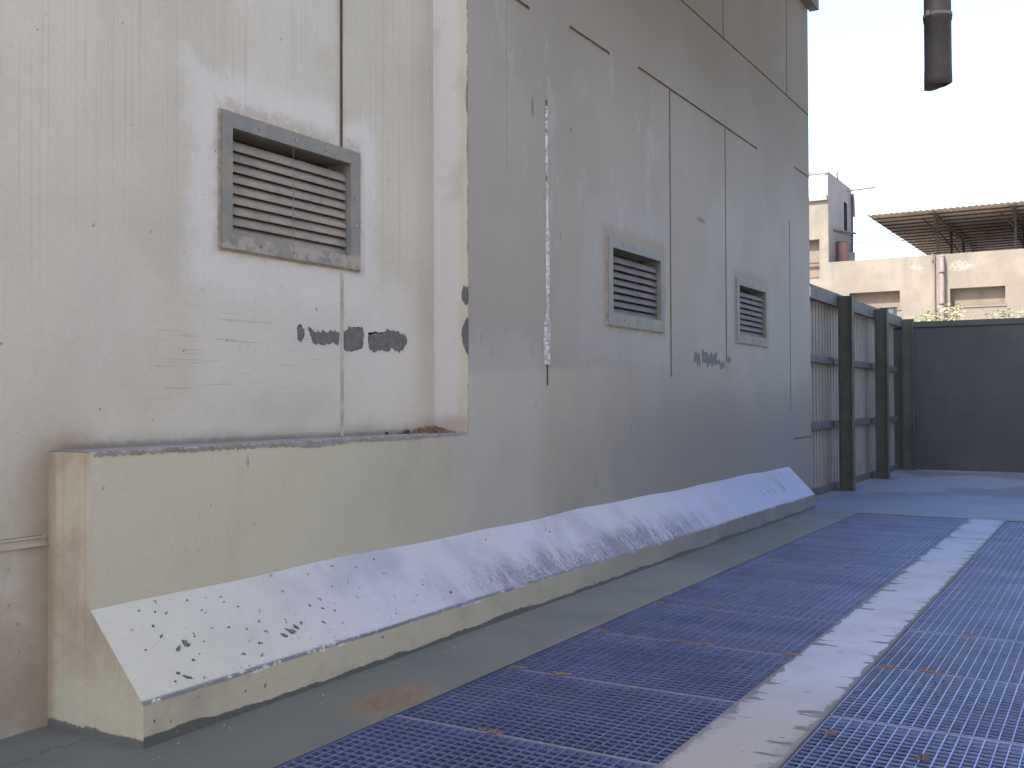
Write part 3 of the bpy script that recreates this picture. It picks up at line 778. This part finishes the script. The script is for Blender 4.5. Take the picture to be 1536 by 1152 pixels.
# ------------------------------------------------------------------ weeds and bushes behind the end wall
def bush(x, y, h, w, mat, n_, label, seed, name='bush', lo=2.6, size=.035):
    q = random.Random(seed); t = thing(name, (x, y, 0), label, 'plant', 'plants behind the end wall')
    b_ = bmesh.new(); tips = []
    for k in range(14):
        p = Vector((x+q.uniform(-.05, .05)*w, y+q.uniform(-.1, .1), 0)); tgt = Vector((x+q.uniform(-.5, .5)*w, y+q.uniform(-.3, .3), h*q.uniform(.86, 1.0)))
        prev = p
        for s in range(1, 6):
            f_ = s/5; nx = p.lerp(tgt, f_)+Vector((0, 0, .0))+Vector((math.sin(f_*3.1)*(tgt.x-p.x)*-.2, 0, 0))
            tube(b_, prev, nx, .012*(1-f_*.8)+.002, 5, False); prev = nx
            if nx.z > lo-.4: tips.append((prev.copy(), nx))
        tips.append((tgt.copy(), tgt))
    link('stem', b_, m_stem, t)
    b_ = bmesh.new()
    for _ in range(n_):
        c_ = q.choice(tips)[0]+Vector((q.gauss(0, .09)*w, q.gauss(0, .12), q.gauss(0, .07)))
        if c_.z > h+.1: continue
        s_ = size*q.uniform(.5, 1.4); R_ = Matrix.Rotation(q.uniform(0, 6.28), 3, 'Z') @ Matrix.Rotation(q.uniform(-1.2, 1.2), 3, 'X')
        pts = [R_ @ Vector(v)*s_ for v in ((-1, 0, 0), (0, -.45, .1), (1.1, 0, 0), (0, .45, .1))]
        b_.faces.new([b_.verts.new(c_+p) for p in pts])
    tag(link('leaves', b_, mat, t), kind='stuff'); return t
bush(-4.25, 24.3, 3.46, .35, m_green, 300, 'bright green weed showing just right of the grey cabinet', 1)
bush(-3.72, 24.5, 3.40, .5, m_green, 260, 'low green weed in front of the dry bush, left end of the dark wall', 2)
bush(-3.42, 24.7, 3.58, .7, m_dry, 420, 'dry pale-leaved bush behind the left end of the dark end wall', 3, size=.045)
bush(-2.35, 24.6, 3.37, .9, m_green, 300, 'sparse green weed under the right factory window', 4)
bush(-1.85, 24.6, 3.42, .7, m_green, 260, 'thin yellowish weed sprig right of the middle of the dark wall top', 5)
bush(-1.25, 24.4, 3.50, .6, m_green, 380, 'brightest green weed clump at the right edge of the photo', 6)

# ------------------------------------------------------------------ factory building in the sun, far behind
FY = 42.0
fb = thing('factory_building', (-6, FY, 0), 'sunlit tan flat-roofed building with blocked slot windows and a stair tower', 'building')
WINS = [(-9.275, -7.36, 5.02, 5.735), (-5.545, -3.64, 5.0, 5.70), (-1.8, .1, 4.98, 5.68), (2.0, 3.9, 4.98, 5.68)]
def facade(bm, x0, x1, z0, z1, holes, y, mi=0, dep=.28):
    X = sorted({x0, x1, *[h[0] for h in holes], *[h[1] for h in holes]}); Z = sorted({z0, z1, *[h[2] for h in holes], *[h[3] for h in holes]})
    for i in range(len(X)-1):
        for j in range(len(Z)-1):
            cx, cz = (X[i]+X[i+1])/2, (Z[j]+Z[j+1])/2
            if any(h[0] < cx < h[1] and h[2] < cz < h[3] for h in holes): continue
            quad(bm, [(X[i], y, Z[j]), (X[i+1], y, Z[j]), (X[i+1], y, Z[j+1]), (X[i], y, Z[j+1])], mi)
    for a, b, c, d in holes:
        quad(bm, [(a, y, c), (a, y+dep, c), (a, y+dep, d), (a, y, d)], mi); quad(bm, [(b, y, c), (b, y, d), (b, y+dep, d), (b, y+dep, c)], mi)
        quad(bm, [(a, y, c), (b, y, c), (b, y+dep, c), (a, y+dep, c)], mi); quad(bm, [(a, y, d), (a, y+dep, d), (b, y+dep, d), (b, y, d)], mi)
ZP = 7.03
bm = bmesh.new(); facade(bm, -10.08, 14, 0, ZP, WINS, FY)
quad(bm, [(-10.08, FY, ZP), (14, FY, ZP), (14, FY+.25, ZP), (-10.08, FY+.25, ZP)])
quad(bm, [(-10.08, FY+.25, ZP-.55), (14, FY+.25, ZP-.55), (14, FY+.25, ZP), (-10.08, FY+.25, ZP)])
quad(bm, [(14, FY, 0), (14, FY+25, 0), (14, FY+25, ZP-.55), (14, FY, ZP)])
quad(bm, [(-13.5, FY+25, 0), (14, FY+25, 0), (14, FY+25, ZP-.55), (-13.5, FY+25, ZP-.55)])
quad(bm, [(-13.5, FY+4.3, 0), (-13.5, FY+25, 0), (-13.5, FY+25, ZP-.55), (-13.5, FY+4.3, ZP-.55)])
link('wall', bm, m_facade, fb)
m_deck = simple('roof_deck', (.30, .26, .22), (.24, .21, .18), sc=1)
bm = bmesh.new(); quad(bm, [(-13.5, FY+.25, ZP-.552), (14, FY+.25, ZP-.552), (14, FY+25, ZP-.552), (-13.5, FY+25, ZP-.552)]); link('roof', bm, m_deck, fb)
for a, b, c, d in WINS:
    bm = bmesh.new(); quad(bm, [(a, FY+.279, c), (b, FY+.279, c), (b, FY+.279, d), (a, FY+.279, d)])
    w_ = link('window', bm, m_brick, fb)
    bm = bmesh.new(); box(bm, a-.04, b+.04, FY-.03, FY+.06, c-.05, c-.002); link('sill', bm, m_facade, w_)
# stair tower flush with the facade, white upper band, slot window in its side
TX0, TX1, TY1, TZ = -13.5, -10.08, FY+4.25, 10.73
bm = bmesh.new(); facade(bm, TX0, TX1, 0, 9.60, [(-11.6, -10.44, 6.4, 8.0)], FY)
tw = link('stair_tower', bm, m_facade, fb)
bm = bmesh.new(); quad(bm, [(-11.6, FY+.27, 6.4), (-10.44, FY+.27, 6.4), (-10.44, FY+.27, 8.0), (-11.6, FY+.27, 8.0)]); link('window', bm, m_brick, tw)
bx('window_bar', (-11.6, -10.44, FY+.12, FY+.18, 7.02, 7.08), m_glass, tw)
bm = bmesh.new()
def side(y0, y1, z0, z1): quad(bm, [(TX1, y0, z0), (TX1, y1, z0), (TX1, y1, z1), (TX1, y0, z1)])
sy0, sy1, sz0, sz1 = FY+2.75, FY+3.35, 8.75, 9.95
side(FY, sy0, 0, TZ); side(sy1, TY1, 0, TZ); side(sy0, sy1, 0, sz0); side(sy0, sy1, sz1, TZ)
quad(bm, [(TX0, FY, TZ), (TX1, FY, TZ), (TX1, TY1, TZ), (TX0, TY1, TZ)]); quad(bm, [(TX0, TY1, 0), (TX1, TY1, 0), (TX1, TY1, TZ), (TX0, TY1, TZ)])
quad(bm, [(TX0, FY, 0), (TX0, TY1, 0), (TX0, TY1, TZ), (TX0, FY, TZ)]); quad(bm, [(TX0, FY, 9.6), (TX1, FY, 9.6), (TX1, FY, TZ), (TX0, FY, TZ)])
link('tower_side', bm, m_facade2, tw)
bm = bmesh.new(); quad(bm, [(TX1-.15, sy0, sz0), (TX1-.15, sy1, sz0), (TX1-.15, sy1, sz1), (TX1-.15, sy0, sz1)])
quad(bm, [(TX1, sy0, sz0), (TX1-.15, sy0, sz0), (TX1-.15, sy0, sz1), (TX1, sy0, sz1)]); quad(bm, [(TX1, sy1, sz0), (TX1-.15, sy1, sz0), (TX1-.15, sy1, sz1), (TX1, sy1, sz1)])
link('slot_window', bm, m_glass, tw)
bx('white_panel', (TX0, TX1-.12, FY-.04, FY-.002, 9.72, 10.62), m_white, tw)
bx('trim', (TX0, TX1+.03, FY-.09, FY-.003, 10.63, 10.76), m_trim, tw); bx('trim', (TX0, TX1-.02, FY-.10, FY-.003, 9.56, 9.70), m_trim, tw)
bx('trim', (TX1-.11, TX1+.015, FY-.06, FY-.003, 9.72, 10.62), m_trim, tw)
for nm, p0, p1, r_, mt in (('pole', (-10.3, FY+3.6, 10.55), (-8.9, FY+3.4, 10.55), .035, m_rustp), ('drain_pipe', (-10.03, FY+4.15, 10.5), (-10.03, FY+4.1, 7.2), .04, m_rustp),
        ('drain_pipe', (-9.98, FY+4.1, 10.5), (-9.98, FY+4.18, 9.5), .06, m_rustp), ('antenna', (-10.08, FY+1.6, 10.7), (-10.08, FY+1.6, 11.05), .03, m_rustp), ('antenna', (-10.08, FY+1.75, 10.7), (-10.12, FY+1.65, 10.95), .03, m_rustp),
        ('pole', (-10.06, FY+.8, 8.45), (-9.95, FY+4.4, 8.80), .045, m_rustp), ('wire', (-10.06, FY+2.6, 8.35), (-8.6, FY+5.8, 8.9), .014, m_trim), ('wire', (-10.06, FY+3, 8.2), (-7.9, FY+6, 8.55), .014, m_trim)):
    bm = bmesh.new(); tube(bm, p0, p1, r_, 6); link(nm, bm, mt, tw)
# downpipe and conduit on the facade
bm = bmesh.new(); tube(bm, (-5.80, FY-.16, .2), (-5.80, FY-.16, 6.9), .085, 12)
for z in (1, 2.6, 4.3, 5.1, 6.3): tube(bm, (-5.80, FY-.16, z), (-5.80, FY-.16, z+.07), .105, 12)
tube(bm, (-5.80, FY-.16, 6.86), (-5.80, FY+.06, 6.98), .085, 10); link('downpipe', bm, m_rustp, fb, True)
bm = bmesh.new(); tube(bm, (-6.08, FY-.04, .2), (-6.08, FY-.04, 7.0), .03, 8)
tube(bm, (-6.14, FY-.04, 6.8), (-6.14, FY-.04, 7.08), .05, 8); link('conduit', bm, m_rustp, fb)
# rooftop parapet farther back with red stubs
rp = thing('roof_parapet', (-8.5, 52, 6.48), 'low pale parapet with reddish stubs seen over the facade, left of the canopy', 'parapet')
bx('parapet', (-9.5, -6.0, 56, 56.3, 6.48, 7.95), simple('pale_parapet_render', (.26, .21, .17), (.22, .18, .15), sc=1), rp)
for x in (-9.75, -9.2, -8.7, -8.2): 
    bx('stub', (x-.04, x+.04, 51, 51.08, 6.48, 7.72), m_rustp, rp)
tk = thing('roof_tank', (-10.0+.35, FY+1.9, 6.48), 'faded red tank standing against the foot of the stair tower on the roof', 'tank')
bm = bmesh.new(); tube(bm, (-9.83, FY+1.35, 6.5), (-9.83, FY+1.35, 7.98), .22, 16); link('tank', bm, m_pink, tk, False)
bm = bmesh.new(); tube(bm, (-9.83, FY+1.35, 7.981), (-9.83, FY+1.35, 8.03), .23, 16); link('lid', bm, m_rustp, tk)
bm = bmesh.new(); tube(bm, (-9.82, FY+2.5, 6.5), (-9.82, FY+2.5, 7.7), .24, 16)
tag(link('roof_drum', bm, m_trim), 'grey drum beside the red tank at the foot of the stair tower', 'drum')

# ------------------------------------------------------------------ open roof canopy on the factory roof
can = thing('roof_canopy', (-4, 50, 6.48), 'rusty corrugated canopy roof on thin posts above the factory roof, seen from below', 'canopy')
CX0, CX1, CY0, CY1, CZ = -8.66, 9.0, 42.4, 57.6, 8.86
def cz(y): return CZ+.013*(y-CY0)
bm = bmesh.new(); pr = None; x = CX0; k = 0
while x < CX1:
    z = .022*math.sin(k*math.pi/2)
    cur = [bm.verts.new((x, CY0, cz(CY0)+z)), bm.verts.new((x, CY1, cz(CY1)+z))]
    if pr: bm.faces.new([pr[0], cur[0], cur[1], pr[1]])
    pr = cur; x += .055; k += 1
o = link('roof_sheet', bm, m_roof, can, True); sm = o.modifiers.new('thick', 'SOLIDIFY'); sm.thickness = .006
NP = 15
for k in range(NP):
    y = CY0+.9+(CY1-CY0-1.2)*k/(NP-1)
    bx('purlin', (CX0+.05, CX1, y-.03, y+.03, cz(y)-.075, cz(y)-.028), m_purlin, can)
    bm = bmesh.new(); tube(bm, (CX0+.03, y, cz(y)-.07), (CX0-.10, y, cz(y)-.13), .018, 5); link('hook', bm, m_purlin, can)
for x in (-6.2, -3.4, -.6, 2.2, 5.0):
    bm = bmesh.new(); y0, y1 = CY0+.3, CY1-.2
    box(bm, x-.05, x+.05, y0, y1, cz(y0)-.18, cz(y0)-.08)
    for v in bm.verts:
        if v.co.y > 50: v.co.z += .013*(y1-y0)
    link('beam', bm, m_purlin, can)
    for y in (43.6, 47.6, 51.6, 55.6):
        bx('post', (x-.045, x+.045, y-.045, y+.045, 6.48, cz(y)-.2), m_purlin, can)
        bm = bmesh.new(); tube(bm, (x, y, 8.05), (x-.55, y, cz(y)-.12), .025, 6); tube(bm, (x, y, 8.05), (x, y-.7, cz(y)-.18), .025, 6); link('brace', bm, m_purlin, can)

# ------------------------------------------------------------------ pipe end hanging from above, near the camera
hp = thing('hanging_pipe', (-.91, 6.5, 3.35), 'dark iron pipe end hanging down into the top right of the view', 'pipe')
bm = bmesh.new(); R0 = .0765; n_ = 28; rows = []
zsr = [3.36, 3.40, 3.47, 3.55, 3.74, 3.745, 3.775, 3.78, 3.9, 4.3, 5.2, 8.57]
q = random.Random(2)
for inner in (0, 1):
    for zi, z in enumerate(zsr if not inner else zsr[:6]):
        ring = []
        for k in range(n_):
            a_ = 2*math.pi*k/n_; r_ = R0*(1.03 if z < 3.45 else 1.0)+(.004 if 3.74 < z < 3.78 else 0)+q.uniform(-.0006, .0006)
            if inner: r_ -= .008
            zz = z
            if zi == 0: zz += .018*math.cos(a_-.3)-.014*(max(0, math.cos(a_+.6)))**4+q.uniform(-.002, .002)
            ring.append(bm.verts.new((-.911+math.cos(a_)*r_, 6.5+math.sin(a_)*r_, zz)))
        rows.append(ring)
for a_, b_r in list(zip(rows[:12], rows[1:12]))+list(zip(rows[12:], rows[13:])):
    for k in range(n_): bm.faces.new([a_[k], a_[(k+1) % n_], b_r[(k+1) % n_], b_r[k]])
for k in range(n_): bm.faces.new([rows[0][k], rows[12][k], rows[12][(k+1) % n_], rows[0][(k+1) % n_]])
bmesh.ops.recalc_face_normals(bm, faces=bm.faces[:])
link('pipe', bm, m_pipe, hp, True)
bm = bmesh.new(); tube(bm, (-.911, 6.5, 3.765), (-.911, 6.5, 3.785), .083, 28, False); 
for v in bm.verts: v.co.z += random.uniform(-.002, .002)
tag(link('pipe_band', bm, m_rustp, hp), 'lighter rusty band round the pipe')
bx('bolt', (-.96, -.94, 6.40, 6.425, 3.76, 3.79), m_rustp, hp)
bm = bmesh.new(); tube(bm, (-.911, 6.5, 8.57), (-.911, 6.5, 8.598), .14, 16); link('flange', bm, m_pipe, hp)

# ------------------------------------------------------------------ unseen building added across the yard to throw warm light on the near wall
m_opp = simple('bounce_render', (.46, .41, .34), (.38, .335, .28), sc=.7, bump=.01)
opp = thing('bounce_building', (4, 2, 0), 'unseen pale rendered building added across the yard to bounce warm light', 'building')
WO = [(y, y+1.4, 2.6, 3.9) for y in (-5.0, -2.0, 1.0, 4.0, 6.8)]
bm = bmesh.new()
Yb = sorted({-9., 9.5, *[w[0] for w in WO], *[w[1] for w in WO]}); Zb = [0, 2.6, 3.9, 7.5]
for i in range(len(Yb)-1):
    for j in range(3):
        cy, cz_ = (Yb[i]+Yb[i+1])/2, (Zb[j]+Zb[j+1])/2
        if any(w[0] < cy < w[1] and w[2] < cz_ < w[3] for w in WO): continue
        quad(bm, [(3.6, Yb[i], Zb[j]), (3.6, Yb[i], Zb[j+1]), (3.6, Yb[i+1], Zb[j+1]), (3.6, Yb[i+1], Zb[j])])
for a, b, c, d in WO:
    quad(bm, [(3.6, a, c), (3.8, a, c), (3.8, a, d), (3.6, a, d)]); quad(bm, [(3.6, b, c), (3.6, b, d), (3.8, b, d), (3.8, b, c)])
    quad(bm, [(3.6, a, c), (3.6, b, c), (3.8, b, c), (3.8, a, c)]); quad(bm, [(3.6, a, d), (3.8, a, d), (3.8, b, d), (3.6, b, d)])
quad(bm, [(3.6, 9.5, 0), (3.6, 9.5, 7.5), (10, 9.5, 7.5), (10, 9.5, 0)]); quad(bm, [(3.6, -9, 0), (10, -9, 0), (10, -9, 7.5), (3.6, -9, 7.5)])
quad(bm, [(10, -9, 0), (10, 9.5, 0), (10, 9.5, 7.5), (10, -9, 7.5)]); quad(bm, [(3.6, -9, 7.5), (10, -9, 7.5), (10, 9.5, 7.5), (3.6, 9.5, 7.5)])
link('wall', bm, m_opp, opp)
for a, b, c, d in WO:
    bm = bmesh.new(); quad(bm, [(3.79, a, c), (3.79, a, d), (3.79, b, d), (3.79, b, c)]); link('window', bm, m_glass, opp)
